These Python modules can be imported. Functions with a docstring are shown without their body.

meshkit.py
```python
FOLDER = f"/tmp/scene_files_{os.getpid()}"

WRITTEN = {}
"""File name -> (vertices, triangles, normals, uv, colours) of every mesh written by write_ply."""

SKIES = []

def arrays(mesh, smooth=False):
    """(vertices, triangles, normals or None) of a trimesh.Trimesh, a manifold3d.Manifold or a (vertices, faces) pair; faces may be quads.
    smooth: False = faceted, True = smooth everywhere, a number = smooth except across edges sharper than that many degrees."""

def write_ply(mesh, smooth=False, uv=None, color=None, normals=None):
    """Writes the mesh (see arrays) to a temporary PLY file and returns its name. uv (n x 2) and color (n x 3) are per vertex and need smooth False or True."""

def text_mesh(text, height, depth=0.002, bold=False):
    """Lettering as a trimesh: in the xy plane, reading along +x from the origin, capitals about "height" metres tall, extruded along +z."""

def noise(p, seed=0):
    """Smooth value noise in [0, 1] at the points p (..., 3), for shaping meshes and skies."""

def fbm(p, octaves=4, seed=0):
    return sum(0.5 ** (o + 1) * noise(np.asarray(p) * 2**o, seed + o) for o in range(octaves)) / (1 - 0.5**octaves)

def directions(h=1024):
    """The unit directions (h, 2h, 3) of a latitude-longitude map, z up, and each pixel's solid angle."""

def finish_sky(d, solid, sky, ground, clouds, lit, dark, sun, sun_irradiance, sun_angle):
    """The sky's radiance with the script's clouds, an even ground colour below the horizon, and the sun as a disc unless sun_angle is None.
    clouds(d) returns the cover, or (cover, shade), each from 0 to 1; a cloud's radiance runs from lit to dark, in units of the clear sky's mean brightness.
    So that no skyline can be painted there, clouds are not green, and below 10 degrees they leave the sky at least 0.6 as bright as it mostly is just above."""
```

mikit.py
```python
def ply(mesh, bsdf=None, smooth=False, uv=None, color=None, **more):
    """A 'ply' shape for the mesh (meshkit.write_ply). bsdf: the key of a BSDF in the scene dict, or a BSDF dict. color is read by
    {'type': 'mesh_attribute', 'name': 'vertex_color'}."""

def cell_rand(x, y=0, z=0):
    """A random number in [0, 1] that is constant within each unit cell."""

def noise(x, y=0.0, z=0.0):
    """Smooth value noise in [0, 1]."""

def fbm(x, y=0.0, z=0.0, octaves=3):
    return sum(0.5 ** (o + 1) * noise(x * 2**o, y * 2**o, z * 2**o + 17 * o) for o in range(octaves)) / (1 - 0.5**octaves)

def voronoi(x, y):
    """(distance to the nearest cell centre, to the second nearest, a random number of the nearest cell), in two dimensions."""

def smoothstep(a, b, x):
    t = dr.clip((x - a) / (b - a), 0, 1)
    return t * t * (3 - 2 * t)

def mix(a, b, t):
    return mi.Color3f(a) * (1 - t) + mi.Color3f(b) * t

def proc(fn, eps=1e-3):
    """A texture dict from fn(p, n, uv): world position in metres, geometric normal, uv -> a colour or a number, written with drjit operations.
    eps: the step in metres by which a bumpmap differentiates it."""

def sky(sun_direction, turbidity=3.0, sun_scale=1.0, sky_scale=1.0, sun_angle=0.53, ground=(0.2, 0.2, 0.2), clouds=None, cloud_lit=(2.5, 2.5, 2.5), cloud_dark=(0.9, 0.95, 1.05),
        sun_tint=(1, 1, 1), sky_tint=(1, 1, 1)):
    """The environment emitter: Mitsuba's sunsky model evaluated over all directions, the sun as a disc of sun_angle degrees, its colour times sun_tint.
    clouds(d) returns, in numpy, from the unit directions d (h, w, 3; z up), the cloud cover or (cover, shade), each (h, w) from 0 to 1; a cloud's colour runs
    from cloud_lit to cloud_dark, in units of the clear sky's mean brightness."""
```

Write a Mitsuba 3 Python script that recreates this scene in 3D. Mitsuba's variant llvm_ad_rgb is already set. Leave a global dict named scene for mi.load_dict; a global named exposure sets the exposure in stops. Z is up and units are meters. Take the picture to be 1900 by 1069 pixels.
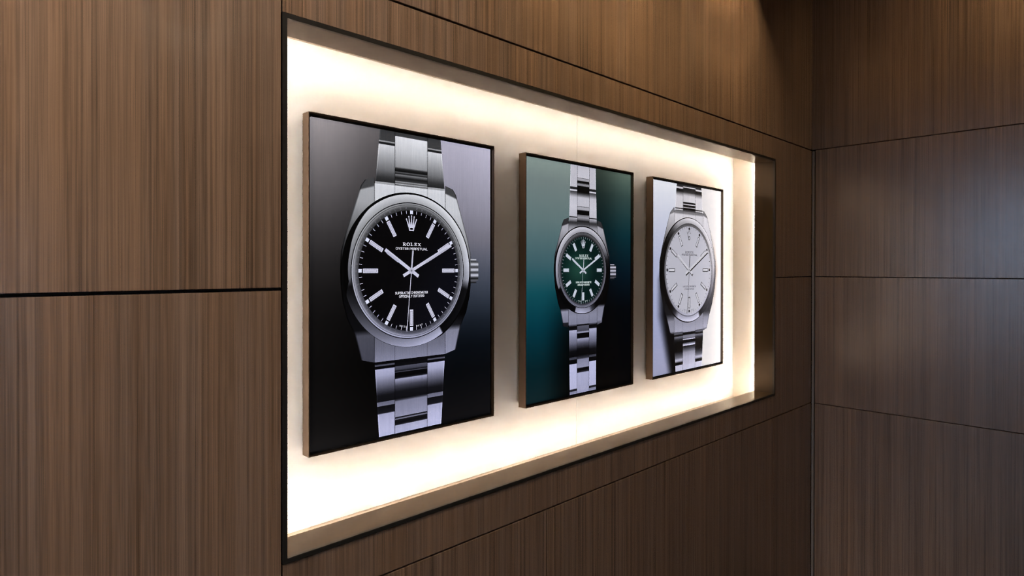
import math
import numpy as np
import drjit as dr
import mitsuba as mi
import trimesh
from shapely.geometry import Polygon, Point, box as rect, LineString
from shapely.ops import unary_union
import mikit
import meshkit
from mikit import proc, noise, fbm, smoothstep, mix, cell_rand

T = mi.ScalarTransform4f
scene = {'type': 'scene'}
labels = {}

# ----------------------------------------------------------------------------- camera, sky, exposure
exposure = 0.0
CAM = np.array([-3.6144, -1.2924, 1.6456])
YAW, PITCH, ROLL, FPX = math.radians(44.6714), math.radians(0.228), math.radians(0.0626), 1156.7187
fw = np.array([math.sin(YAW) * math.cos(PITCH), math.cos(YAW) * math.cos(PITCH), -math.sin(PITCH)])
rt = np.array([math.cos(YAW), -math.sin(YAW), 0.0])
up = np.cross(rt, fw) * math.cos(ROLL) - rt * math.sin(ROLL)
scene['camera'] = {
    'type': 'perspective', 'fov_axis': 'x', 'fov': math.degrees(2 * math.atan(950 / FPX)), 'near_clip': 0.05, 'far_clip': 500.0,
    'principal_point_offset_y': 32.3762 / 1069.0,
    'to_world': T().look_at(origin=CAM.tolist(), target=(CAM + fw).tolist(), up=up.tolist())}


def overcast(d):
    n = meshkit.fbm(np.stack([d[..., 0] * 2.5, d[..., 1] * 2.5, d[..., 2] * 4], -1), 4, 3)
    return np.clip(0.55 + 0.5 * n, 0, 1), np.clip(0.9 * n, 0, 1)


SKY = 94.0
scene['sky'] = mikit.sky([0.6, 0.25, 0.75], turbidity=3.0, sun_scale=0.0, sky_scale=SKY, ground=(0.12, 0.12, 0.12), clouds=overcast,
                         cloud_lit=(1.3, 1.65, 2.2), cloud_dark=(0.65, 0.88, 1.25), sky_tint=(0.8, 0.95, 1.2))
LED_RADIANCE = (61.0, 49.5, 39.5)
WASH_COOL, WASH_WARM = (2.55, 2.1, 1.62), (2.6, 1.85, 1.0)
WASH_GAIN = [4.5, 12.6, 7.2, 5.7, 4.0, 0.85]
LAMP_RADIANCE = (620.0, 500.0, 360.0)
LAMP_GAIN = [1.3, 0.3, 0.03, 0.5]
LIGHTBOX = 0.94                                            # the posters are backlit prints

# ----------------------------------------------------------------------------- helpers


def add(key, mesh, bsdf, smooth=False, **kw):
    scene[key] = mikit.ply(mesh, bsdf, smooth=smooth, **kw)


def label(key, text=None, cat=None, group=None, kind=None):
    e = {}
    if text: e['label'] = text
    if cat: e['category'] = cat
    if group: e['group'] = group
    if kind: e['kind'] = kind
    labels[key] = e


def numbered(base, i):
    return base if i == 0 else f'{base}_{i:03d}'


def block(x0, x1, y0, y1, z0, z1, c=0.0):
    """Axis-aligned box; c chamfers all its edges."""
    x0, x1 = sorted((x0, x1)); y0, y1 = sorted((y0, y1)); z0, z1 = sorted((z0, z1))
    if c <= 0:
        m = trimesh.creation.box(extents=(x1 - x0, y1 - y0, z1 - z0))
        m.apply_translation(((x0 + x1) / 2, (y0 + y1) / 2, (z0 + z1) / 2))
        return m
    P = []
    for sx in (0, 1):
        for sy in (0, 1):
            for sz in (0, 1):
                X, Y, Z = (x0, x1)[sx], (y0, y1)[sy], (z0, z1)[sz]
                dx, dy, dz = (c, -c)[sx], (c, -c)[sy], (c, -c)[sz]
                P += [(X + dx, Y + dy, Z), (X + dx, Y, Z + dz), (X, Y + dy, Z + dz)]
    return trimesh.convex.convex_hull(np.array(P))


def plate_xz(poly, y_front, y_back, c=0.0008):
    """A polygon in (x, z) as a slab from y_front to y_back with a small chamfer on its front edge."""
    def ex(p, ya, yb):
        m = trimesh.creation.extrude_polygon(p, abs(yb - ya), engine='earcut')
        v = m.vertices.copy()
        m.vertices = np.stack([v[:, 0], max(ya, yb) - v[:, 2], v[:, 1]], -1)
        m.fix_normals()
        return m
    if c <= 0:
        return ex(poly, y_front, y_back)
    return trimesh.util.concatenate([ex(poly.buffer(-c, join_style=2), y_front, y_front + c), ex(poly, y_front + c, y_back)])


# ----------------------------------------------------------------------------- materials


def veneer(p, n, uv):
    side = dr.abs(n.x) > 0.5
    s = dr.select(side, p.y * 1.0 + 7.3, p.x)
    row = dr.select(p.z > 2.3, 2.0, dr.select(p.z > 1.6, 1.0, dr.select(p.z > 0.9, 0.4, 3.0)))
    z = p.z + row * 5.7
    w = s + 0.0016 * noise(s * 30.0, z * 2.6, 3.1)
    broad = fbm(w * 26.0, z * 0.35, row * 3.0, octaves=2)
    mid = fbm(w * 130.0, z * 0.8, row * 5.0 + 4.0, octaves=2)
    fine = noise(w * 520.0, z * 3.0, row * 7.0)
    hair = noise(w * 1200.0, z * 14.0, 2.0)
    dark = smoothstep(0.60, 0.82, noise(w * 210.0, z * 1.1, 9.0 + row))
    t = 0.20 + 0.22 * broad + 0.40 * mid + 0.34 * (fine - 0.5) + 0.26 * (hair - 0.5) - 0.20 * dark
    t = dr.clip(t, 0, 1)
    c = mix((0.045, 0.0285, 0.0200), (0.205, 0.139, 0.102), t)
    hue = noise(w * 60.0, z * 0.5, 21.0)
    return c * mix((0.96, 1.0, 1.06), (1.05, 1.0, 0.93), hue)


def veneer_height(p, n, uv):
    side = dr.abs(n.x) > 0.5
    s = dr.select(side, p.y, p.x)
    return noise(s * 520.0, p.z * 3.0, 0.0) + 0.6 * noise(s * 1200.0, p.z * 14.0, 2.0)


scene['veneer'] = {'type': 'principled', 'base_color': proc(veneer), 'roughness': 0.27, 'specular': 0.75}
scene['joint_black'] = {'type': 'principled', 'base_color': {'type': 'rgb', 'value': (0.008, 0.007, 0.006)}, 'roughness': 0.7}


def bronze_tone(p, n, uv):
    g = noise(p.x * 9.0, p.y * 60.0, p.z * 9.0)
    return mi.Color3f(0.020, 0.0128, 0.0064) * (0.9 + 0.2 * g)


scene['bronze'] = {'type': 'principled', 'base_color': proc(bronze_tone), 'roughness': 0.2, 'metallic': 0.0, 'specular': 0.27, 'spec_tint': 0.45}
scene['frame_bronze'] = {'type': 'principled', 'base_color': {'type': 'rgb', 'value': (0.115, 0.084, 0.060)}, 'roughness': 0.16, 'metallic': 0.9, 'specular': 0.3}
scene['black_metal'] = {'type': 'principled', 'base_color': {'type': 'rgb', 'value': (0.009, 0.009, 0.009)}, 'roughness': 0.35, 'specular': 0.3}
scene['white_laminate'] = {'type': 'principled', 'base_color': {'type': 'rgb', 'value': (0.83, 0.815, 0.80)}, 'roughness': 0.55, 'specular': 0.3}
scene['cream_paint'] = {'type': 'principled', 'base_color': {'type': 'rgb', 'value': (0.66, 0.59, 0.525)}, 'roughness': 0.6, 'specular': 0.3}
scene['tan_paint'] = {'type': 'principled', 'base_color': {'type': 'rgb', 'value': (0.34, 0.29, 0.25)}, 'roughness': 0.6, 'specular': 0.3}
scene['trim_grey'] = {'type': 'principled', 'base_color': {'type': 'rgb', 'value': (0.16, 0.145, 0.14)}, 'roughness': 0.35, 'metallic': 0.3}
scene['plaster'] = {'type': 'diffuse', 'reflectance': {'type': 'rgb', 'value': (0.52, 0.49, 0.45)}}
scene['dark_plaster'] = {'type': 'diffuse', 'reflectance': {'type': 'rgb', 'value': (0.16, 0.13, 0.11)}}


def stone(p, n, uv):
    return mi.Color3f(0.030, 0.026, 0.023) * (0.8 + 0.4 * fbm(p.x * 3.0, p.y * 3.0, 0.0))


scene['floor_stone'] = {'type': 'principled', 'base_color': proc(stone), 'roughness': 0.6}
scene['lamp_white'] = {'type': 'diffuse', 'reflectance': {'type': 'rgb', 'value': (0.7, 0.7, 0.7)}}

# ----------------------------------------------------------------------------- the room
FLOOR, CEIL, XW, YB = -0.12, 3.30, -7.0, -4.4
ZL, ZM, ZU = 0.9, 1.6, 2.3
NX0, NX1, NZ0, NZ1 = -3.0267, -0.4833, 1.0090, 2.1924     # the recess, outer edge of its frame
RIM = 0.0108
G = 0.0033                                                # half a wide joint
GT = 0.0009                                               # half a tight joint

add('floor', block(XW - 0.2, 0.25, YB - 0.2, 0.45, FLOOR - 0.1, FLOOR), 'floor_stone')
label('floor', 'dark stone floor of the room', kind='structure')
add('ceiling', block(XW - 0.2, 0.25, YB - 0.2, 0.45, CEIL, CEIL + 0.1), 'plaster')
label('ceiling', 'pale plaster ceiling', kind='structure')

# wall behind the panels: black carcass with the recess cut out
carcass = rect(XW, FLOOR, 0.2, CEIL).difference(rect(NX0 - 0.06, NZ0 - 0.06, NX1 + 0.06, NZ1 + 0.06))
front = rect(XW, FLOOR, 0.2, CEIL).difference(rect(NX0 + RIM - 0.0025, NZ0 + RIM - 0.0025, NX1 - RIM + 0.0025, NZ1 - RIM + 0.0025))
add('wall_front', trimesh.util.concatenate([plate_xz(front, 0.018, 0.094, 0.0), plate_xz(carcass, 0.094, 0.30, 0.0)]), 'joint_black')
label('wall_front', 'wall of dark fine-grained wood panels around the lit recess', kind='structure')
niche_hole = rect(NX0, NZ0, NX1, NZ1)
J = [NX0, -2.1842, -1.3427, -0.5012, 0.0]


def panel(wall, i, poly, lab=None):
    k = f'{wall}__{numbered("panel", i)}'
    add(k, plate_xz(poly, 0.0, 0.018), 'veneer')
    if lab: label(k, lab)


pn = 0
xs_left = [XW, -5.43, -4.23, NX0]
for a, b in zip(xs_left[:-1], xs_left[1:]):
    for z0, z1 in ((FLOOR, ZL), (ZL, ZM), (ZM, ZU), (ZU, CEIL)):
        panel('wall_front', pn, rect(a + GT, z0 + (G if z0 > 0 else 0), b - (GT if b < NX0 else 0.0030), z1 - (G if z1 < 3 else 0)))
        pn += 1
panel('wall_front', pn, rect(NX0 + GT, ZU + G * 0.8, 0.0, CEIL)); pn += 1
panel('wall_front', pn, rect(NX0 + GT, ZM + G * 0.6, 0.0, ZU - G * 0.8).difference(niche_hole)); pn += 1
panel('wall_front', pn, rect(NX0 + GT, ZL + G * 0.6, 0.0, ZM - G * 0.6).difference(niche_hole)); pn += 1
for k in range(4):
    gl, gr = (GT if k == 0 else (0.0018 if k == 1 else GT)), (0.0018 if k == 0 else GT if k < 3 else 0)
    panel('wall_front', pn, rect(J[k] + gl, FLOOR, J[k + 1] - gr, ZL - G * 0.6)); pn += 1

# right wall (x = 0): panels hung on a black carcass, slim metal trim in the corner
add('wall_right', block(0.018, 0.2, YB, 0.018, FLOOR, CEIL), 'joint_black')
label('wall_right', 'right-hand wall of grey-brown wood panels meeting the recess wall in the corner', kind='structure')
ys = [0.0, -1.42, -2.84, -3.6, YB]
pn = 0
for i in range(4):
    for r, (z0, z1) in enumerate(((FLOOR, ZL), (ZL, ZM), (ZM, ZU), (ZU, CEIL))):
        g0, g1 = (0.0020 if z0 > 0 else 0), (0.0020 if z1 < 3 else 0)
        y1 = ys[i] if i else (0.0 if r == 3 else -0.0200)
        k = 'wall_right__' + numbered('panel', pn); pn += 1
        add(k, block(0.0, 0.018, ys[i + 1] + GT, y1 - (GT if i else 0), z0 + g0, z1 - g1, 0.0006), 'veneer')
add('trim_1', block(-0.0015, 0.018, -0.0155, -0.0030, FLOOR, ZU - 0.006, 0.0006), 'trim_grey')
label('trim_1', 'slim grey metal strip running down the corner between the two panelled walls', kind='structure')

window = rect(-4.2, 1.3, -3.6, 1.9)
wb = plate_xz(rect(XW, FLOOR, 0.0, CEIL).difference(window), YB - 0.15, YB, 0.0)
add('wall_behind', wb, 'dark_plaster')
label('wall_behind', 'dark wall behind the camera with a wide window opening', kind='structure')
# left end of the room: wide daylight opening towards the shop front
opening = rect(-0.55, 0.55, -0.03, 2.65)
wl = trimesh.creation.extrude_polygon(rect(YB, FLOOR, 0.2, CEIL).difference(opening), 0.15, engine='earcut')
v = wl.vertices.copy(); wl.vertices = np.stack([XW - v[:, 2], v[:, 0], v[:, 1]], -1); wl.fix_normals()
add('wall_left', wl, 'plaster')
label('wall_left', 'end wall with the opening that lets daylight in', kind='structure')

# ceiling lights: a row of adjustable wall washers close to the recess wall, plain downlights further back
ORD = ('first', 'second', 'third', 'fourth', 'fifth')
WASHERS = [(-4.70, -0.45, (-4.70, 0, 1.7)), (-4.32, -0.36, (-4.1, 0, 1.4)), (-3.05, -0.21, (-3.05, 0, 1.1)), (-1.98, -0.20, (-2.02, 0, 1.9)), (-1.02, -0.20, (-1.17, 0, 2.2)), (-0.42, -1.22, (0, -0.95, 2.70))]
for i, (x, y, aim) in enumerate(WASHERS):
    k = numbered('wall_washer', i)
    ring = trimesh.creation.annulus(r_min=0.046, r_max=0.060, height=0.010, sections=40)
    ring.apply_translation((x, y, CEIL - 0.005))
    add(k + '__trim_ring', ring, 'lamp_white', smooth=40)
    cone = trimesh.creation.revolve(np.array([[0.0, -0.0015], [0.030, -0.0015], [0.0455, -0.0085], [0.0455, -0.001]]), sections=40)
    cone.apply_translation((x, y, CEIL))
    cone.fix_normals()
    add(k + '__reflector', cone, 'black_metal', smooth=40)
    scene[k + '__lamp'] = {'type': 'spot', 'sampling_weight': 1.5, 'cutoff_angle': (52.0, 52.0, 48.0, 44.0, 52.0, 60.0)[i], 'beam_width': (24.0, 24.0, 20.0, 17.0, 14.0, 20.0)[i], 'intensity': {'type': 'rgb', 'value': [c * WASH_GAIN[i] for c in (WASH_COOL if i < 3 else WASH_WARM)]},
                           'to_world': T().look_at(origin=[x, y, CEIL - 0.02], target=list(aim), up=[0.7, 0.7, 0])}
    label(k, f'small recessed wall washer in the ceiling row along the recess wall, {ORD[4 - i]} from the corner' if i < 5 else 'small recessed wall washer in the ceiling close to the right-hand wall', 'ceiling light', 'recessed wall washers')
for i, (x, y) in enumerate(((-4.3, -2.6), (-2.4, -2.6), (-0.9, -2.6), (-5.6, -1.6))):
    k = numbered('ceiling_light', i)
    ring = trimesh.creation.annulus(r_min=0.045, r_max=0.058, height=0.012, sections=40)
    ring.apply_translation((x, y, CEIL - 0.006))
    add(k + '__trim_ring', ring, 'lamp_white', smooth=40)
    d = trimesh.creation.cylinder(radius=0.0445, height=0.0125, sections=40)
    d.apply_translation((x, y, CEIL - 0.00625))
    add(k + '__diffuser', d, 'lamp_white', emitter={'type': 'area', 'radiance': {'type': 'rgb', 'value': [c * LAMP_GAIN[i] for c in LAMP_RADIANCE]}, 'sampling_weight': 0.7})
    label(k, 'small round warm downlight in the ceiling ' + ('over the left of the room', 'over the middle of the room', 'nearest the right wall', 'by the daylight opening')[i], 'ceiling light', 'ceiling downlights')

# ----------------------------------------------------------------------------- the lit recess
D1, D2, CAV = 0.1018, 0.2310, 0.022
ox0, ox1, oz0, oz1 = NX0 + RIM, NX1 - RIM, NZ0 + RIM, NZ1 - RIM       # clear opening
cx0, cx1, cz0, cz1 = ox0 - 0.030, ox1 + 0.031, oz0 - 0.050, oz1 + 0.046  # inside of the light cavity
N = 'display_recess'
add(N + '__front_frame', plate_xz(niche_hole.difference(rect(ox0, oz0, ox1, oz1)), -0.0012, 0.008, 0.0006), 'black_metal')
label(N + '__front_frame', 'thin black metal edge of the recess')
for i, b in enumerate((block(ox0, ox1, 0.008, D1, oz1, oz1 + 0.002), block(ox0, ox1, 0.008, D1, oz0 - 0.002, oz0),
                       block(ox1, ox1 + 0.002, 0.008, D1, oz0, oz1), block(ox0 - 0.002, ox0, 0.008, D1, oz0, oz1))):
    k = f'{N}__{numbered("reveal", i)}'
    add(k, b, 'bronze')
    label(k, 'satin bronze metal lining of the recess')
seam = -1.7601
for i, (a, b) in enumerate(((cx0 - 0.004, seam - 0.0006), (seam + 0.0006, cx1 + 0.004))):
    k = f'{N}__{numbered("back_panel", i)}'
    add(k, block(a, b, D2, D2 + 0.012, cz0 - 0.004, cz1 + 0.004, 0.0005), 'white_laminate')
    label(k, 'glowing white back panel')
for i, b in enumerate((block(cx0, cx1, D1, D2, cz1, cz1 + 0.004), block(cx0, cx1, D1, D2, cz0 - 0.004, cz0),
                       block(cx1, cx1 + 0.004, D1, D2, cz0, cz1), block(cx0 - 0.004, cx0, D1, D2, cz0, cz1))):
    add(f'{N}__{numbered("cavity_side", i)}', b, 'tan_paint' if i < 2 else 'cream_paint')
# flange behind the lining that hides the light strips
ring = rect(cx0, cz0, cx1, cz1).difference(rect(ox0 - 0.002, oz0 - 0.002, ox1 + 0.002, oz1 + 0.002))
add(N + '__flange', plate_xz(ring, D1 - 0.004, D1 - 0.001, 0.0), 'cream_paint')
led = {'type': 'area', 'radiance': {'type': 'rgb', 'value': LED_RADIANCE}, 'sampling_weight': 2.0}
e = 0.006
for i, b in enumerate((block(ox0, ox1, D1, D1 + 0.009, oz1 + 0.026, oz1 + 0.0285), block(ox0, ox1, D1, D1 + 0.009, oz0 - 0.0285, oz0 - 0.026),
                       block(ox1 + 0.026, ox1 + 0.0285, D1, D1 + 0.009, oz0, oz1), block(ox0 - 0.0285, ox0 - 0.026, D1, D1 + 0.009, oz0, oz1))):
    k = f'{N}__{numbered("light_strip", i)}'
    add(k, b, 'lamp_white', emitter=led)
label(N, 'wide backlit wall recess with bronze lining and glowing white back, holding the three posters', 'display recess')

# ----------------------------------------------------------------------------- the posters' flat prints
PX = [-2.8727, -2.0847, -1.3003]
FW, PZ0, PZ1, PF, PB = 0.6404, 1.1653, 2.0409, 0.1875, 0.2211
INSET, REC, LIP = 0.0105, 0.0080, 0.0030
PW, PH = (FW - 2 * INSET) * 1000, (PZ1 - PZ0 - 2 * INSET) * 1000       # print size in mm (622 x 857.6)
MX, MY = PW / 2, 462.0                                                 # centre of every dial, mm


def ramp(t, pts):
    """Piecewise linear curve through pts = [(t0, value0), ...], t ascending."""
    out = mi.Float(pts[0][1])
    for (a, va), (b, vb) in zip(pts[:-1], pts[1:]):
        k = dr.clip((t - a) / max(b - a, 1e-6), 0, 1)
        out = out + k * (vb - va)
    return out


def hand(dx, dy, deg):
    """Coordinates along and across a direction, degrees clockwise from twelve."""
    s, c = math.sin(math.radians(deg)), math.cos(math.radians(deg))
    return dx * s + dy * c, dx * c - dy * s


def make_print(A):
    """The photograph printed on one poster: a function of the print's own coordinates in millimetres. Tones are printed tones, 0 to 255."""
    def fn(p, n, uv):
        u, v = uv.x, uv.y
        dx, dy = u - MX, v - MY
        adx = dr.abs(dx)
        r = dr.sqrt(dx * dx + dy * dy)
        th = dr.atan2(dx, dy) * (180 / math.pi)
        th = dr.select(th < 0, th + 360, th)                     # clockwise from twelve
        brush = (noise(u * 0.9, v * 0.02, 1.0) - 0.5) * 0.6 + (noise(u * 2.3, v * 0.05, 5.0) - 0.5) * 0.4
        steel = mi.Color3f(*A['steel'])
        cool = mi.Color3f(*A['steel_low'])
        tint = steel + (cool - steel) * dr.clip((560 - v) / 360, 0, 1)
        col = A['background'](u, v, brush)
        soft = 1 + 0.10 * brush

        # bracelet: tones run along the strap
        hw = ramp(v, A['strap_half'])
        ctr = A['centre_half']
        side = ramp(v, A['side_tone'])
        mid = ramp(v, A['centre_tone'])
        tone = dr.select(adx < ctr, mid, side)
        tone = dr.select(dr.abs(adx - ctr) < A['line'], tone * 0.55, tone)
        tone = dr.select(dr.abs(adx - hw + A['line'] * 1.5) < A['line'], dr.minimum(tone * 1.15 + 6, 240), tone)
        tone = tone * dr.select(dx > 0, A['strap_right'], 1.0)
        col = dr.select(adx < hw, tint * (tone * soft / 255), col)

        # case with its four lugs
        chw = ramp(v, A['case_half'])
        tip = dr.select(dy > 0, A['lug_top'] - dr.maximum(adx - A['lug_in'], 0) * 0.30, v * 0 + 9999)
        low = dr.select(dy < 0, A['lug_bot'] + dr.maximum(adx - A['lug_in'], 0) * 0.25, v * 0 - 9999)
        endp = A['end_top'], A['end_bot']
        in_lug = (adx >= A['lug_in']) & (adx < chw) & (v < tip) & (v > low)
        in_end = (adx < A['lug_in']) & (v < endp[0]) & (v > endp[1])
        ct = dr.select(dx < 0, ramp(v, A['case_left']), ramp(v, A['case_right']))
        bev = smoothstep(A['lug_top'] - A['bevel'], A['lug_top'] - A['bevel'] * 0.75, v + dr.maximum(adx - A['lug_in'], 0) * 0.30)
        ct = ct + (A['bevel_tone'] - ct) * bev
        et = dr.select(dy > 0, ramp(v, A['end_tone_top']), ramp(v, A['end_tone_bot']))
        et = dr.select(dr.abs(adx - ctr) < A['line'] * 0.8, et * 0.7, et)
        tone = dr.select(in_end, et, ct)
        tone = dr.select((dr.abs(adx - A['lug_in']) < A['line']), tone * 0.5, tone)
        edge = smoothstep(0.0, 5.0, chw - adx)
        tone = tone * dr.select(in_end, 1.0, 0.45 + 0.55 * edge)
        col = dr.select(in_lug | in_end, tint * (tone * soft / 255), col)

        # winding crown
        wx, wy = dx - A['crown'][0], dy - A['crown'][1]
        wl_, wh = A['crown'][2], A['crown'][3]
        teeth = 0.5 + 0.5 * dr.sin(wy / wh * 14.0)
        wt = (70 + 140 * teeth) * dr.select(wy < -wh * 0.55, 0.45, 1.0) * A['crown'][4]
        col = dr.select((wx > 0) & (wx < wl_ * dr.select(dr.abs(wy) > wh * 0.8, 0.72, 1.0)) & (dr.abs(wy) < wh), tint * (wt / 255), col)

        # bezel
        R3, R2, R1 = A['R_out'], A['R_in'], A['R_dial']
        dark = ramp(th, A['bezel_dark'])
        col = dr.select(r < R3 + dark, tint * (12 / 255), col)
        bz = ramp(th, A['bezel_tone'])
        q = (r - R2) / (R3 - R2)
        lit = ramp(th, A['bezel_lit'])                            # how far out the bright band reaches
        bt = bz * (0.86 + 0.28 * q) * (1 - 0.93 * smoothstep(lit - 0.06, lit + 0.04, q))
        col = dr.select(r < R3, tint * (dr.maximum(bt, 10) / 255), col)
        # crystal edge and chapter ring
        k = (r - R1) / (R2 - R1)
        ring = ramp(th, A['ring_tone'])
        rt_ = ring * ramp(k, A['ring_profile'])
        col = dr.select(r < R2, tint * (rt_ / 255), col)
        col = dr.select(dr.abs(r - R2 + 1.2) < A['line'] * 1.1, tint * (A['ring_line'] / 255), col)

        # dial
        dial = A['dial'](dx, dy, r)
        col = dr.select(r < R1, dial, col)
        S = R1 / 174.0
        ink = mi.Color3f(*A['marker'])
        a6 = th / 6.0
        near = dr.abs(a6 - dr.floor(a6 + 0.5)) * 6 * (math.pi / 180) * r
        tick = (near < A['tick'] * S) & (r > A['tick_in'] * S) & (r < 173 * S) & (r > 100 * S)
        if A['bottom_gap']:
            tick = tick & ~((dr.abs(th - 180) < 14) & (r < 165 * S))
        col = dr.select(tick, ink * (A['tick_tone'] / 255), col)
        # hour markers: fold the dial into twelve sectors
        h = dr.floor(th / 30 + 0.5)
        fa = (th - h * 30) * (math.pi / 180)
        al, ac = r * dr.cos(fa), r * dr.sin(fa)
        twelve = (h < 0.5) | (h > 11.5)
        wide = A['bar_half'] * S
        sq = (dr.abs(ac) < wide * 0.86) & (al > A['square'][0] * S) & (al < A['square'][1] * S)
        col = dr.select(sq & (~twelve | A['square12']), mi.Color3f(*A['square_col']), col)
        b0, b1 = A['bar'][0] * S, A['bar'][1] * S
        bar = (dr.abs(ac) < wide) & (al > b0) & (al < b1) & ~twelve
        inner = (dr.abs(ac) < wide * 0.66) & (al > b0 + 4 * S) & (al < b1 - 3 * S)
        lumex = (dr.abs(ac) < wide * 0.52) & (al > b0 + 5 * S) & (al < b1 - 4 * S)
        bt = dr.select(inner & ~lumex, A['bar_line'], dr.select(lumex, A['bar_lume'], A['bar_edge']))
        # the side of the bar away from the light
        sx, sy = 0.35, -0.94
        hr = h * (math.pi / 6)
        facing = (dr.cos(hr) * sx - dr.sin(hr) * sy) * dr.sign(ac)
        shade = (dr.abs(ac) < wide * 1.22) & (dr.abs(ac) >= wide) & (al > b0) & (al < b1) & (facing > 0.25) & ~twelve
        col = dr.select(shade, ink * (A['bar_shadow'] / 255), col)
        col = dr.select(bar, ink * (bt / 255), col)

        # coronet emblem at twelve
        ex, ey = dx / S, (v - MY) / S
        em = v < -1
        if A['emblem'] == 'full':
            for bx, tx, ty in ((-8.5, -17.5, 148.0), (-4.5, -9.5, 155.5), (0.0, 0.0, 158.0), (4.5, 9.5, 155.5), (8.5, 17.5, 148.0)):
                by = 126.0
                L = math.hypot(tx - bx, ty - by)
                ax_, ay_ = (tx - bx) / L, (ty - by) / L
                s_ = (ex - bx) * ax_ + (ey - by) * ay_
                c_ = dr.abs((ex - bx) * ay_ - (ey - by) * ax_)
                em = em | ((s_ > 0) & (s_ < L) & (c_ < 2.9 - 1.7 * s_ / L))
                em = em | (dr.square(ex - tx) + dr.square(ey - ty) < 2.3 * 2.3)
            body = (ey > 114.5) & (ey < 128.5) & (dr.abs(ex) < 8.0 + (ey - 114.5) * 0.22)
            hole = dr.square(ex / 6.0) + dr.square((ey - 121.0) / 2.9) < 1
            em = (em | body) & ~hole
        else:
            em = (dr.abs(dr.sqrt(dr.square(ex + 1) + dr.square((ey - 127) * 0.9)) - 6.0) < 1.6)
            for bx, by, tx, ty in ((-7.5, 130.0, -17.0, 152.0), (-4.0, 146.0, -6.5, 156.0), (2.0, 152.0, 3.0, 158.0), (9.0, 146.0, 11.0, 150.0)):
                L = math.hypot(tx - bx, ty - by)
                ax_, ay_ = (tx - bx) / L, (ty - by) / L
                s_ = (ex - bx) * ax_ + (ey - by) * ay_
                c_ = dr.abs((ex - bx) * ay_ - (ey - by) * ax_)
                em = em | ((s_ > 0) & (s_ < L) & (c_ < 1.3))
        col = dr.select(em, ink * (A['emblem_tone'] / 255), col)

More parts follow.
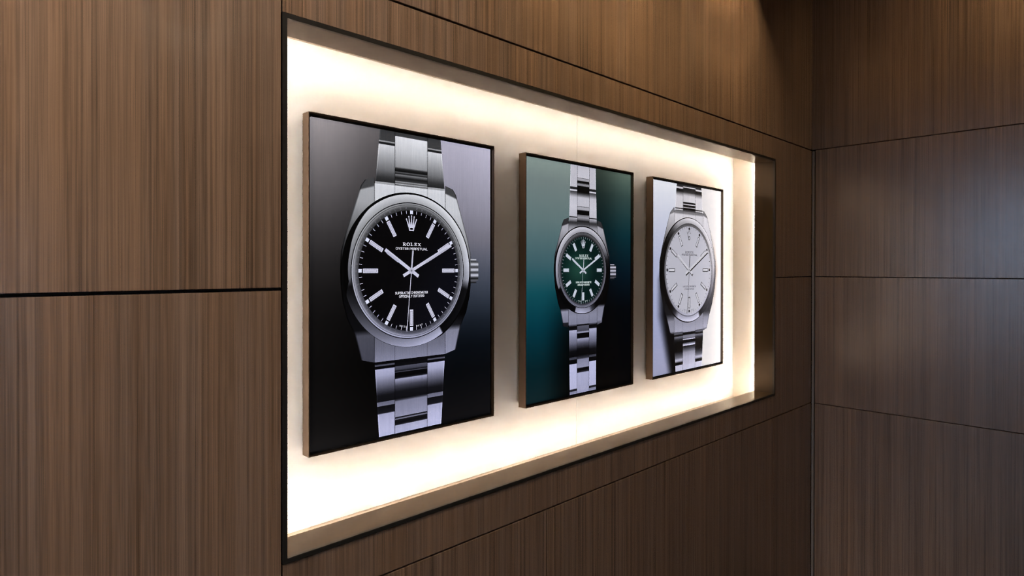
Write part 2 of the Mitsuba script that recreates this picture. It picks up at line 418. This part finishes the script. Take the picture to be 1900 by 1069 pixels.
        # hands
        def draw(col, deg, back, tipr, half, tone, lume=None, shadow=None):
            s_, c_ = hand(dx / S, dy / S, deg)
            if shadow is not None:
                s2, c2 = hand(dx / S - 2.5, dy / S + 5.0, deg)
                m2 = (s2 > -back) & (s2 < tipr) & (dr.abs(c2) < half)
                col = dr.select(m2, ink * (shadow / 255), col)
            m = (s_ > -back) & (s_ < tipr) & (dr.abs(c_) < half)
            col = dr.select(m, ink * (tone / 255), col)
            if lume:
                l0, l1, off, w, lt = lume
                m = (s_ > l0) & (s_ < l1) & (dr.abs(c_ - off) < w)
                col = dr.select(m, ink * (lt / 255), col)
            return col
        H = A['hands']
        col = draw(col, 303.5, 30, 107, 5.0, H['tone'], (52, 98, -3.0, 3.6, H['lume']), H['shadow'])
        col = draw(col, 62.2, 32, 166, 4.6, H['tone'], (56, 150, 2.6, 2.8, H['lume']), H['shadow'])
        col = draw(col, 185.2, 58, 176, 1.3, H['second'], None, None)
        col = draw(col, 5.2, 0, 58, 2.7, H['second'], None, None)
        col = dr.select(r < 9.5 * S, ink * (H['tone'] * 0.92 / 255), col)
        col = dr.select(r < 3.2 * S, ink * (H['tone'] * 0.6 / 255), col)

        return mi.Color3f(dr.power(dr.clip(col, 0, 1), 2.2) * LIGHTBOX)
    return fn


def gray(t, c=(1, 1, 1)):
    return mi.Color3f(*c) * (t / 255)


def bg_black(u, v, brush):
    left = ramp(v, [(0, 30), (60, 22), (200, 17), (330, 21), (400, 27), (480, 40), (560, 58), (650, 84), (750, 114), (857, 150)])
    left = left * (1 - 0.34 * smoothstep(20, 215, u))
    right = ramp(v, [(0, 22), (150, 16), (230, 20), (300, 34), (380, 58), (470, 84), (560, 112), (650, 138), (750, 160), (857, 180)])
    right = right * (1 + 0.06 * smoothstep(470, 620, u))
    k = smoothstep(260, 360, u)
    t = (left + (right - left) * k) * (1 + 0.09 * brush)
    blue = dr.clip((560 - v) / 330, 0, 1) * k
    c = mix((0.985, 0.955, 0.985), (0.97, 0.96, 1.07), k)
    c = c + (mi.Color3f(0.72, 0.98, 1.30) - c) * (blue * 0.75 * smoothstep(0, 240, v))
    return c * (t / 255)


def bg_green(u, v, brush):
    left = mi.Color3f(ramp(v, [(0, 20), (110, 10), (260, 8), (380, 22), (480, 62), (640, 96), (780, 112), (857, 128)]),
                      ramp(v, [(0, 38), (110, 36), (260, 56), (380, 76), (480, 94), (640, 117), (780, 126), (857, 144)]),
                      ramp(v, [(0, 42), (110, 42), (260, 68), (380, 86), (480, 102), (640, 119), (780, 126), (857, 140)]))
    fall = 1 - 0.75 * smoothstep(60, 250, u) * smoothstep(480, 180, v)
    right = mi.Color3f(ramp(v, [(0, 3), (300, 4), (450, 8), (600, 14), (760, 44), (857, 74)]),
                       ramp(v, [(0, 6), (300, 9), (450, 22), (600, 40), (760, 60), (857, 88)]),
                       ramp(v, [(0, 9), (300, 13), (450, 30), (600, 46), (760, 58), (857, 80)]))
    right = right * (0.72 + 0.5 * smoothstep(380, 600, u))
    return (left * fall + (right - left * fall) * smoothstep(290, 330, u)) * ((1 + 0.07 * brush) / 255)


def bg_white(u, v, brush):
    left = mi.Color3f(ramp(v, [(0, 150), (250, 158), (500, 172), (700, 198), (857, 222)]),
                      ramp(v, [(0, 152), (250, 164), (500, 178), (700, 202), (857, 225)]),
                      ramp(v, [(0, 182), (250, 200), (500, 208), (700, 220), (857, 234)]))
    edge = ramp(v, [(0, 165), (60, 150), (260, 95), (420, 85), (560, 140), (640, 260)])
    wid = ramp(v, [(0, 60), (260, 75), (450, 60), (640, 60)])
    sh = smoothstep(edge - wid, edge + 10, u) * smoothstep(690, 520, v)
    left = left * (1 - 0.92 * sh)
    rightv = ramp(u, [(430, 222), (520, 234), (622, 244)])
    right = mi.Color3f(rightv, rightv * 0.985, rightv * 0.995)
    hw = ramp(v, [(0, 130), (200, 190), (330, 232), (460, 258), (560, 232), (660, 190), (857, 130)])
    near = (1 - smoothstep(0, 55, u - MX - hw + 20)) * smoothstep(240, 400, v) * smoothstep(690, 520, v)
    right = right * mix((1, 1, 1), (0.72, 0.62, 0.52), near)
    return (left + (right - left) * smoothstep(300, 320, u)) * ((1 + 0.02 * brush) / 255)


BLACK = dict(
    background=bg_black, steel=(0.985, 1.0, 1.04), steel_low=(0.93, 0.945, 1.13), line=1.1, strap_right=1.02,
    strap_half=[(0, 109), (190, 122), (260, 124), (700, 122), (857, 106)], centre_half=57.0,
    centre_tone=[(0, 190), (22, 170), (24, 40), (28, 20), (38, 25), (39, 120), (42, 110), (43, 30), (46, 30), (46.5, 150), (70, 138), (90, 128), (94, 60), (98, 22), (118, 26), (135, 70), (152, 160), (154.5, 150), (156, 40), (160, 15), (172, 14), (174, 90), (176, 20), (181, 70), (190, 85), (191, 20), (205, 16), (250, 60),
                 (690, 120), (705, 120), (706, 60), (708, 180), (712, 80), (715, 150), (718, 50), (726, 30), (735, 120), (738, 30), (742, 90), (745, 20), (752, 40), (757, 140), (800, 190), (842, 218), (843.5, 210), (844, 62), (857, 58)],
    side_tone=[(0, 195), (40, 182), (62, 170), (65, 30), (84, 20), (85.5, 118), (96, 105), (97, 22), (115, 26), (140, 95), (170, 168), (187, 182), (188.5, 150), (189, 15), (196, 15), (197, 92), (201, 70), (202, 15), (210, 15), (250, 60),
               (690, 60), (699, 60), (700, 45), (703, 165), (709, 150), (710, 40), (722, 52), (745, 110), (790, 175), (812, 205), (814, 190), (815, 32), (820, 32), (822, 150), (825, 130), (826, 48), (828, 62), (857, 58)],
    case_half=[(205, 160), (218, 164), (265, 177), (289, 184), (333, 208), (380, 221), (418, 226), (440, 228), (462, 228.5), (485, 228), (513, 226), (560, 213), (634, 187), (694, 166), (720, 146)],
    lug_in=124.0, lug_top=719.0, lug_bot=209.0, end_top=703.0, end_bot=209.0, bevel=27.0, bevel_tone=68.0,
    case_left=[(209, 72), (285, 78), (300, 20), (480, 10), (540, 60), (600, 118), (650, 160), (720, 172)],
    case_right=[(209, 150), (280, 132), (295, 30), (330, 10), (420, 12), (450, 60), (500, 120), (560, 160), (640, 200), (720, 205)],
    end_tone_top=[(640, 205), (690, 208), (703, 215)], end_tone_bot=[(209, 140), (240, 118), (270, 105)],
    crown=(226.0, -2.0, 32.0, 38.0, 0.95), R_out=220.0, R_in=197.0, R_dial=174.0,
    bezel_dark=[(0, 5), (40, 4), (90, 3), (100, 4), (150, 4), (160, 1), (230, 1), (250, 2), (300, 7), (330, 7), (360, 5)],
    bezel_tone=[(0, 188), (45, 200), (85, 185), (98, 150), (106, 22), (148, 16), (149.5, 170), (170, 165), (195, 140), (225, 85), (245, 40), (258, 20), (264, 100), (285, 140), (320, 178), (360, 188)],
    bezel_lit=[(0, 1.2), (250, 1.2), (262, 0.35), (285, 0.42), (300, 0.7), (325, 1.1), (360, 1.2)],
    ring_tone=[(0, 124), (60, 130), (100, 138), (150, 138), (180, 158), (230, 158), (280, 150), (320, 130), (360, 124)],
    ring_profile=[(0, 0.45), (0.3, 0.55), (0.45, 0.75), (0.62, 1.05), (0.7, 0.55), (0.76, 1.2), (0.88, 1.1), (0.94, 0.25), (1, 0.9)], ring_line=24.0,
    dial=lambda dx, dy, r: mix((0.062, 0.060, 0.066), (0.085, 0.088, 0.120), smoothstep(-60, 180, dx - dy * 0.6) * 0.7),
    marker=(0.95, 0.955, 1.06), tick=0.75, tick_in=164.0, tick_tone=222.0, bottom_gap=False, bar_half=5.9, bar=(112.5, 160.0), square=(163.5, 174.0), square12=True,
    square_col=(0.86, 0.88, 0.97), bar_line=105.0, bar_lume=205.0, bar_edge=222.0, bar_shadow=70.0, emblem='full', emblem_tone=212.0,
    hands=dict(tone=210.0, lume=188.0, second=196.0, shadow=None))

GREEN = dict(
    background=bg_green, steel=(0.985, 0.985, 1.05), steel_low=(0.93, 0.945, 1.13), line=1.1, strap_right=1.0,
    strap_half=[(0, 78), (240, 82), (660, 82), (760, 78), (857, 75)], centre_half=36.0,
    centre_tone=[(0, 165), (74, 178), (77, 150), (78, 30), (82, 40), (84, 14), (93, 14), (94, 60), (96, 150), (126, 135), (130, 60), (143, 14), (165, 18), (185, 80), (203, 160), (205, 150), (206, 40), (209, 14), (224, 14), (226, 150), (231, 150), (232, 70), (252, 90), (254, 20), (259, 14), (300, 60),
                 (640, 40), (648, 40), (651, 90), (660, 150), (670, 110), (671, 18), (686, 14), (687, 60), (690, 170), (700, 165), (701, 70), (703, 190), (735, 190), (748, 70), (755, 16), (778, 16), (780, 130), (785, 140), (788, 90), (791, 20), (797, 14), (799, 150), (807, 165), (808.5, 60), (810, 195), (857, 185)],
    side_tone=[(0, 150), (10, 130), (12, 30), (18, 40), (20, 185), (60, 190), (112, 195), (114, 14), (128, 14), (130, 70), (137, 60), (139, 14), (160, 20), (190, 110), (238, 180), (240, 30), (246, 14), (253, 20), (256, 80), (262, 90), (268, 70), (270, 14), (300, 30),
               (640, 40), (642, 60), (650, 140), (655, 150), (656, 220), (659, 60), (661, 30), (663, 190), (700, 200), (735, 192), (750, 90), (757, 60), (758, 215), (763, 200), (764, 30), (772, 40), (773.5, 190), (857, 185)],
    case_half=[(250, 118), (270, 118), (316, 131), (345, 145), (400, 161), (462, 168), (520, 163), (590, 137), (632, 122), (655, 108)],
    lug_in=86.0, lug_top=656.0, lug_bot=250.0, end_top=642.0, end_bot=258.0, bevel=25.0, bevel_tone=52.0,
    case_left=[(250, 25), (268, 40), (271, 130), (310, 150), (322, 15), (440, 10), (500, 40), (560, 120), (610, 170), (660, 170)],
    case_right=[(250, 70), (262, 110), (268, 140), (318, 130), (330, 8), (440, 8), (500, 50), (560, 120), (610, 165), (660, 160)],
    end_tone_top=[(610, 175), (625, 130), (636, 60), (642, 55)], end_tone_bot=[(256, 20), (260, 130), (290, 140), (310, 130)],
    crown=(170.0, -6.0, 38.0, 30.0, 0.95), R_out=163.0, R_in=144.0, R_dial=126.5,
    bezel_dark=[(0, 4), (60, 4), (150, 3), (200, 3), (280, 5), (330, 4), (360, 4)],
    bezel_tone=[(0, 180), (40, 170), (62, 110), (75, 30), (90, 12), (150, 12), (160, 60), (166, 140), (185, 170), (197, 150), (197.6, 12), (243, 12), (246, 120), (270, 160), (310, 185), (360, 180)],
    bezel_lit=[(0, 1.2), (200, 1.2), (240, 0.7), (270, 0.72), (300, 0.9), (330, 1.2), (360, 1.2)],
    ring_tone=[(0, 95), (60, 100), (120, 120), (180, 130), (240, 120), (300, 115), (360, 95)],
    ring_profile=[(0, 0.35), (0.35, 0.6), (0.6, 1.0), (0.72, 0.6), (0.8, 1.15), (0.92, 0.9), (0.96, 0.3), (1, 0.8)], ring_line=30.0,
    dial=lambda dx, dy, r: mix((0.055, 0.13, 0.125), (0.14, 0.27, 0.235), smoothstep(0.9, 0.0, dr.sqrt(dr.square((dx + 25) / 120) + dr.square((dy - 5) / 95)) * 0.9) * smoothstep(-160, 40, -dx * 0.8 + 40)),
    marker=(0.92, 0.96, 1.03), tick=1.2, tick_in=163.0, tick_tone=150.0, bottom_gap=False, bar_half=9.0, bar=(115.0, 158.0), square=(0, 0), square12=False,
    square_col=(0.8, 0.85, 0.9), bar_line=190.0, bar_lume=212.0, bar_edge=205.0, bar_shadow=25.0, emblem='full', emblem_tone=205.0,
    hands=dict(tone=205.0, lume=205.0, second=190.0, shadow=None))

WHITE = dict(
    background=bg_white, steel=(0.99, 0.98, 1.02), steel_low=(0.95, 0.95, 1.07), line=1.1, strap_right=1.04,
    strap_half=[(0, 119), (160, 131), (300, 132), (740, 125), (820, 117), (857, 111)], centre_half=57.0,
    centre_tone=[(0, 205), (18, 200), (30, 190), (60, 180), (80, 150), (95, 80), (108, 30), (110.5, 40), (111, 205), (118, 190), (119, 110), (124, 90), (125, 20), (138, 18), (139, 200), (143, 180), (144, 80), (150, 130), (160, 120), (162, 18), (173, 18), (174, 160), (260, 180),
                 (700, 190), (726, 190), (728, 150), (730, 80), (739, 60), (740, 14), (748, 14), (750, 170), (753, 170), (754, 14), (762, 14), (764, 200), (767, 200), (769, 16), (775, 30), (777, 205), (805, 200), (815, 130), (822, 50), (840, 30), (842, 60), (843, 210), (847, 190), (848, 52), (857, 48)],
    side_tone=[(0, 205), (26, 198), (28, 16), (38, 16), (42, 120), (48, 190), (52, 180), (60, 110), (82, 40), (90, 14), (130, 14), (143, 40), (155, 110), (157, 130), (158, 40), (165, 16), (168, 90), (176, 90), (178, 14), (190, 60), (260, 170),
               (700, 190), (720, 150), (722, 80), (735, 90), (737, 200), (741, 200), (742, 26), (745, 30), (747, 205), (800, 205), (812, 130), (822, 40), (832, 16), (834, 60), (836, 205), (842, 195), (844, 46), (857, 44)],
    case_half=[(140, 150), (183, 168), (245, 194), (300, 222), (370, 246), (433, 256), (500, 255), (566, 234), (650, 200), (720, 168), (745, 137)],
    lug_in=131.0, lug_top=746.0, lug_bot=170.0, end_top=732.0, end_bot=178.0, bevel=26.0, bevel_tone=118.0,
    case_left=[(170, 20), (184, 150), (230, 140), (262, 30), (450, 12), (560, 60), (640, 150), (720, 205), (750, 190)],
    case_right=[(140, 60), (178, 120), (186, 185), (235, 150), (262, 60), (420, 100), (520, 165), (600, 215), (720, 222)],
    end_tone_top=[(690, 208), (716, 210), (724, 120), (732, 120)], end_tone_bot=[(172, 160), (185, 170), (230, 150)],
    crown=(400.0, 0.0, 1.0, 1.0, 0.0), R_out=241.0, R_in=217.0, R_dial=203.0,
    bezel_dark=[(0, 3), (40, 2), (90, 1), (150, 2), (180, 4), (210, 6), (270, 10), (310, 8), (340, 4), (360, 3)],
    bezel_tone=[(0, 200), (40, 215), (80, 200), (110, 130), (130, 70), (155, 40), (158, 205), (185, 200), (205, 170), (212, 60), (222, 14), (300, 14), (320, 60), (335, 160), (360, 200)],
    bezel_lit=[(0, 1.2), (360, 1.2)],
    ring_tone=[(0, 92), (40, 110), (90, 190), (130, 190), (180, 190), (225, 150), (270, 110), (315, 90), (360, 92)],
    ring_profile=[(0, 1.1), (0.25, 0.9), (0.5, 1.15), (0.7, 0.7), (0.85, 1.1), (1, 0.6)], ring_line=60.0,
    dial=lambda dx, dy, r: mi.Color3f(0.725, 0.725, 0.775) * (0.985 + 0.06 * smoothstep(-60, 200, dx - dy * 0.2) - 0.03 * smoothstep(120, 200, dy)),
    marker=(0.97, 0.97, 1.02), tick=0.9, tick_in=166.5, tick_tone=70.0, bottom_gap=True, bar_half=6.4, bar=(108.0, 154.0), square=(160.0, 169.0), square12=True,
    square_col=(0.10, 0.10, 0.12), bar_line=196.0, bar_lume=208.0, bar_edge=86.0, bar_shadow=26.0, emblem='outline', emblem_tone=72.0,
    hands=dict(tone=208.0, lume=196.0, second=80.0, shadow=26.0))

STYLE = [BLACK, GREEN, WHITE]
PRINT = [make_print(A) for A in STYLE]


def film(fn):
    return proc(lambda p, n, uv: fn(p, n, uv) * 0.15 + 0.001)


for i, nm in enumerate(('black', 'green', 'white')):
    scene[f'print_{nm}'] = {'type': 'principled', 'base_color': film(PRINT[i]), 'roughness': 0.2, 'specular': 0.1}


INK = {}


def letter_ink(nm, c):
    scene['film_' + nm] = {'type': 'principled', 'base_color': {'type': 'rgb', 'value': [0.22 * x for x in c]}, 'roughness': 0.45, 'specular': 0.2}
    INK[nm] = {'type': 'area', 'radiance': {'type': 'rgb', 'value': [x * LIGHTBOX for x in c]}, 'sampling_weight': 0.0}


letter_ink('ink_light', (0.76, 0.77, 0.88))
letter_ink('ink_mint', (0.55, 0.66, 0.66))
letter_ink('ink_dark', (0.055, 0.055, 0.07))
letter_ink('ink_grey', (0.15, 0.15, 0.19))

# ----------------------------------------------------------------------------- lettering of the prints


def flat(poly, depth=0.0003):
    geoms = getattr(poly, 'geoms', [poly])
    return trimesh.util.concatenate([trimesh.creation.extrude_polygon(g, depth, engine='earcut') for g in geoms])


def slab_word(word, x0, x1, y0, y1):
    """The five slab-serif capitals of the maker's name, drawn as strokes; returns polygons in mm."""
    H = y1 - y0
    out = []
    w, sw, hair = H * 0.86, H * 0.20, H * 0.13
    def serif(cx, y, ww):
        return rect(cx - ww / 2, y, cx + ww / 2, y + hair)
    for ch in word:
        if ch == 'R':
            stem = rect(w * .12, 0, w * .12 + sw, H)
            bowl = Point(0, 0).buffer(1, 24)
            from shapely import affinity as af
            o = af.translate(af.scale(bowl, w * .36, H * .27), w * .48, H * .73)
            inn = af.translate(af.scale(bowl, w * .20, H * .15), w * .48, H * .73)
            b = unary_union([o, rect(w * .2, H * .46, w * .48, H)]).difference(unary_union([inn, rect(w * .34, H * .58, w * .48, H * .88)]))
            leg = LineString([(w * .45, H * .48), (w * .82, hair * .5)]).buffer(sw * .5, cap_style=2)
            out.append(unary_union([stem, b, leg, serif(w * .22, 0, w * .42), serif(w * .2, H - hair, w * .4), serif(w * .9, 0, w * .30)]))
        elif ch == 'O':
            from shapely import affinity as af
            bowl = Point(0, 0).buffer(1, 32)
            out.append(af.translate(af.scale(bowl, w * .52, H * .53), w * .5, H * .5).difference(af.translate(af.scale(bowl, w * .28, H * .36), w * .5, H * .5)))
        elif ch == 'L':
            out.append(unary_union([rect(w * .2, 0, w * .2 + sw, H), serif(w * .3, H - hair, w * .46), rect(w * .06, 0, w * .92, hair), rect(w * .92 - hair, 0, w * .92, H * .36)]))
        elif ch == 'E':
            out.append(unary_union([rect(w * .2, 0, w * .2 + sw, H), rect(w * .06, 0, w * .92, hair), rect(w * .06, H - hair, w * .9, H), rect(w * .2, H * .44, w * .68, H * .44 + hair),
                                    rect(w * .92 - hair, 0, w * .92, H * .32), rect(w * .9 - hair, H * .7, w * .9, H), rect(w * .68 - hair * .6, H * .34, w * .68, H * .66)]))
        elif ch == 'X':
            out.append(unary_union([LineString([(w * .14, H), (w * .86, 0)]).buffer(sw * .5, cap_style=2).intersection(rect(0, 0, w, H)),
                                    LineString([(w * .86, H), (w * .14, 0)]).buffer(hair * .5, cap_style=2).intersection(rect(0, 0, w, H)),
                                    serif(w * .16, 0, w * .36), serif(w * .84, 0, w * .36), serif(w * .16, H - hair, w * .36), serif(w * .84, H - hair, w * .36)]))
    from shapely import affinity as af
    step = w * 1.17
    poly = unary_union([af.translate(g, k * step, 0) for k, g in enumerate(out)])
    b = poly.bounds
    poly = af.translate(poly, -b[0], -b[1])
    poly = af.scale(poly, (x1 - x0) / (b[2] - b[0]), (y1 - y0) / (b[3] - b[1]), origin=(0, 0))
    return flat(af.translate(poly, x0, y0), 0.3)


def text_at(s, x0, x1, y0, y1, bold=False):
    m = meshkit.text_mesh(s, 10.0, 0.3, bold)
    b = m.bounds
    m.apply_translation((-b[0][0], -b[0][1], 0))
    m.apply_scale(((x1 - x0) / (b[1][0] - b[0][0]), (y1 - y0) / (b[1][1] - b[0][1]), 1))
    m.apply_translation((x0, y0, 0))
    return m


_glyph = {}


def glyph(ch, h):
    if ch not in _glyph:
        m = meshkit.text_mesh(ch, 10.0, 0.3)
        m.apply_translation((-m.bounds[:, 0].mean(), 0, 0))
        _glyph[ch] = m
    m = _glyph[ch].copy()
    m.apply_scale((h / 10, h / 10, 1))
    return m


def on_circle(items, radius, h, flip=False):
    """Single characters around the dial: (character, degrees clockwise from twelve). flip: read from the outside, upright at six o'clock."""
    ms = []
    for ch, deg in items:
        m = glyph(ch, h)
        a = math.radians(deg)
        if flip:
            m.apply_transform(trimesh.transformations.rotation_matrix(math.pi - a, (0, 0, 1)))
        else:
            m.apply_transform(trimesh.transformations.rotation_matrix(-a, (0, 0, 1)))
        m.apply_translation((MX + radius * math.sin(a), MY + radius * math.cos(a), 0))
        ms.append(m)
    return trimesh.util.concatenate(ms)


def arc_word(word, mid, step):
    n = len(word)
    return [(c, mid - (k - (n - 1) / 2) * step) for k, c in enumerate(word)]


def to_wall(m, px):
    """From the print's millimetres (x right, y up, z towards the room) to the room."""
    v = m.vertices
    m = m.copy()
    m.vertices = np.stack([px + INSET + v[:, 0] / 1000, PF + REC - 0.0001 - v[:, 2] / 1000, PZ0 + INSET + v[:, 1] / 1000], -1)
    m.fix_normals()
    return m


WORDS = [
    dict(maker=(279.5, 343, 533, 543), line=(255, 367, 521.5, 529), low1=(253.5, 368.6, 394.6, 402), low2=(266.9, 355.3, 384.6, 392), R=174.0, ink='ink_light'),
    dict(maker=(286.5, 340, 512, 521.5), line=(262, 362, 503, 510.5), low1=(265.5, 358.7, 412.5, 420), low2=(276, 348, 403, 410), R=126.5, ink='ink_mint'),
    dict(maker=(273.5, 347.5, 539, 550), line=(241.7, 385.1, 527.5, 536.5), low1=(252.7, 370.4, 381, 389), low2=(265, 355, 369, 376.5), R=203.0, ink='ink_dark')]
TITLES = ['framed poster of a big steel watch with a black dial on a grey-to-black ground',
          'framed poster of a small steel watch with a green dial on a dark green ground',
          'framed poster of a steel watch with a white dial on a pale ground']
for i in range(3):
    P = numbered('framed_poster', i)
    x0, x1 = PX[i], PX[i] + FW
    outer = rect(x0, PZ0, x1, PZ1)
    # each frame is a deep box profile with a 4 mm lip and a black shadow gap around the print
    add(P + '__frame', plate_xz(outer.difference(outer.buffer(-LIP, join_style=2)), PF, PB, 0.0007), 'frame_bronze')
    label(P + '__frame', 'slim dark bronze frame')
    add(P + '__backing', block(x0 + LIP, x1 - LIP, PF + 0.016, PB - 0.001, PZ0 + LIP, PZ1 - LIP), 'joint_black')
    add(P + '__hanger', block(x0 + 0.12, x1 - 0.12, PB - 0.001, D2, PZ0 + 0.3, PZ1 - 0.12), 'joint_black')
    m = block(x0 + INSET, x1 - INSET, PF + REC, PF + 0.016, PZ0 + INSET, PZ1 - INSET)
    uv = np.stack([(m.vertices[:, 0] - x0 - INSET) * 1000, (m.vertices[:, 2] - PZ0 - INSET) * 1000], -1)
    add(P + '__print', m, 'print_' + ('black', 'green', 'white')[i], uv=uv, emitter={'type': 'area', 'radiance': proc(PRINT[i]), 'sampling_weight': 0.4})   # backlit film: it glows with its own picture
    label(P + '__print', ['print of a black-dialled watch', 'print of a green-dialled watch', 'print of a white-dialled watch'][i])
    W = WORDS[i]
    S = W['R'] / 174.0
    a, b, c, d = W['maker']
    add(f'{P}__print__maker_name', to_wall(slab_word('ROLEX', a, b, c, d), x0), 'film_' + (W['ink']), emitter=INK[W['ink']])
    add(f'{P}__print__lettering', to_wall(text_at('OYSTER PERPETUAL', *W['line'], bold=True), x0), 'film_' + (W['ink']), emitter=INK[W['ink']])
    add(f'{P}__print__lettering_001', to_wall(text_at('SUPERLATIVE CHRONOMETER', *W['low1'], bold=True), x0), 'film_' + (W['ink'] if i < 2 else 'ink_grey'), emitter=INK[W['ink'] if i < 2 else 'ink_grey'])
    add(f'{P}__print__lettering_002', to_wall(text_at('OFFICIALLY CERTIFIED', *W['low2'], bold=True), x0), 'film_' + (W['ink'] if i < 2 else 'ink_grey'), emitter=INK[W['ink'] if i < 2 else 'ink_grey'])
    for k, items in enumerate((arc_word('SWISS', 190.5, 2.0), arc_word('MADE', 170.0, 2.3))):
        add(f'{P}__print__lettering_{k + 3:03d}', to_wall(on_circle(items, W['R'] * 0.945, 4.6 * S, True), x0), 'film_' + (W['ink'] if i < 2 else 'ink_grey'), emitter=INK[W['ink'] if i < 2 else 'ink_grey'])
    if i == 0:
        ring_letters = [('ROLEX'[(k - 1) % 5] if k > 0 else 'ROLEX'[k % 5], 6.0 * k) for k in range(-28, 29) if k != 0]
        label(f'{P}__print__chapter_ring_lettering', 'tiny engraved letters around the dial', kind='stuff')
        add(f'{P}__print__chapter_ring_lettering', to_wall(on_circle(ring_letters, 178.0, 5.6), x0), 'film_' + ('ink_grey'), emitter=INK['ink_grey'])
    label(P, TITLES[i], 'framed poster', 'watch posters hung in the lit recess')
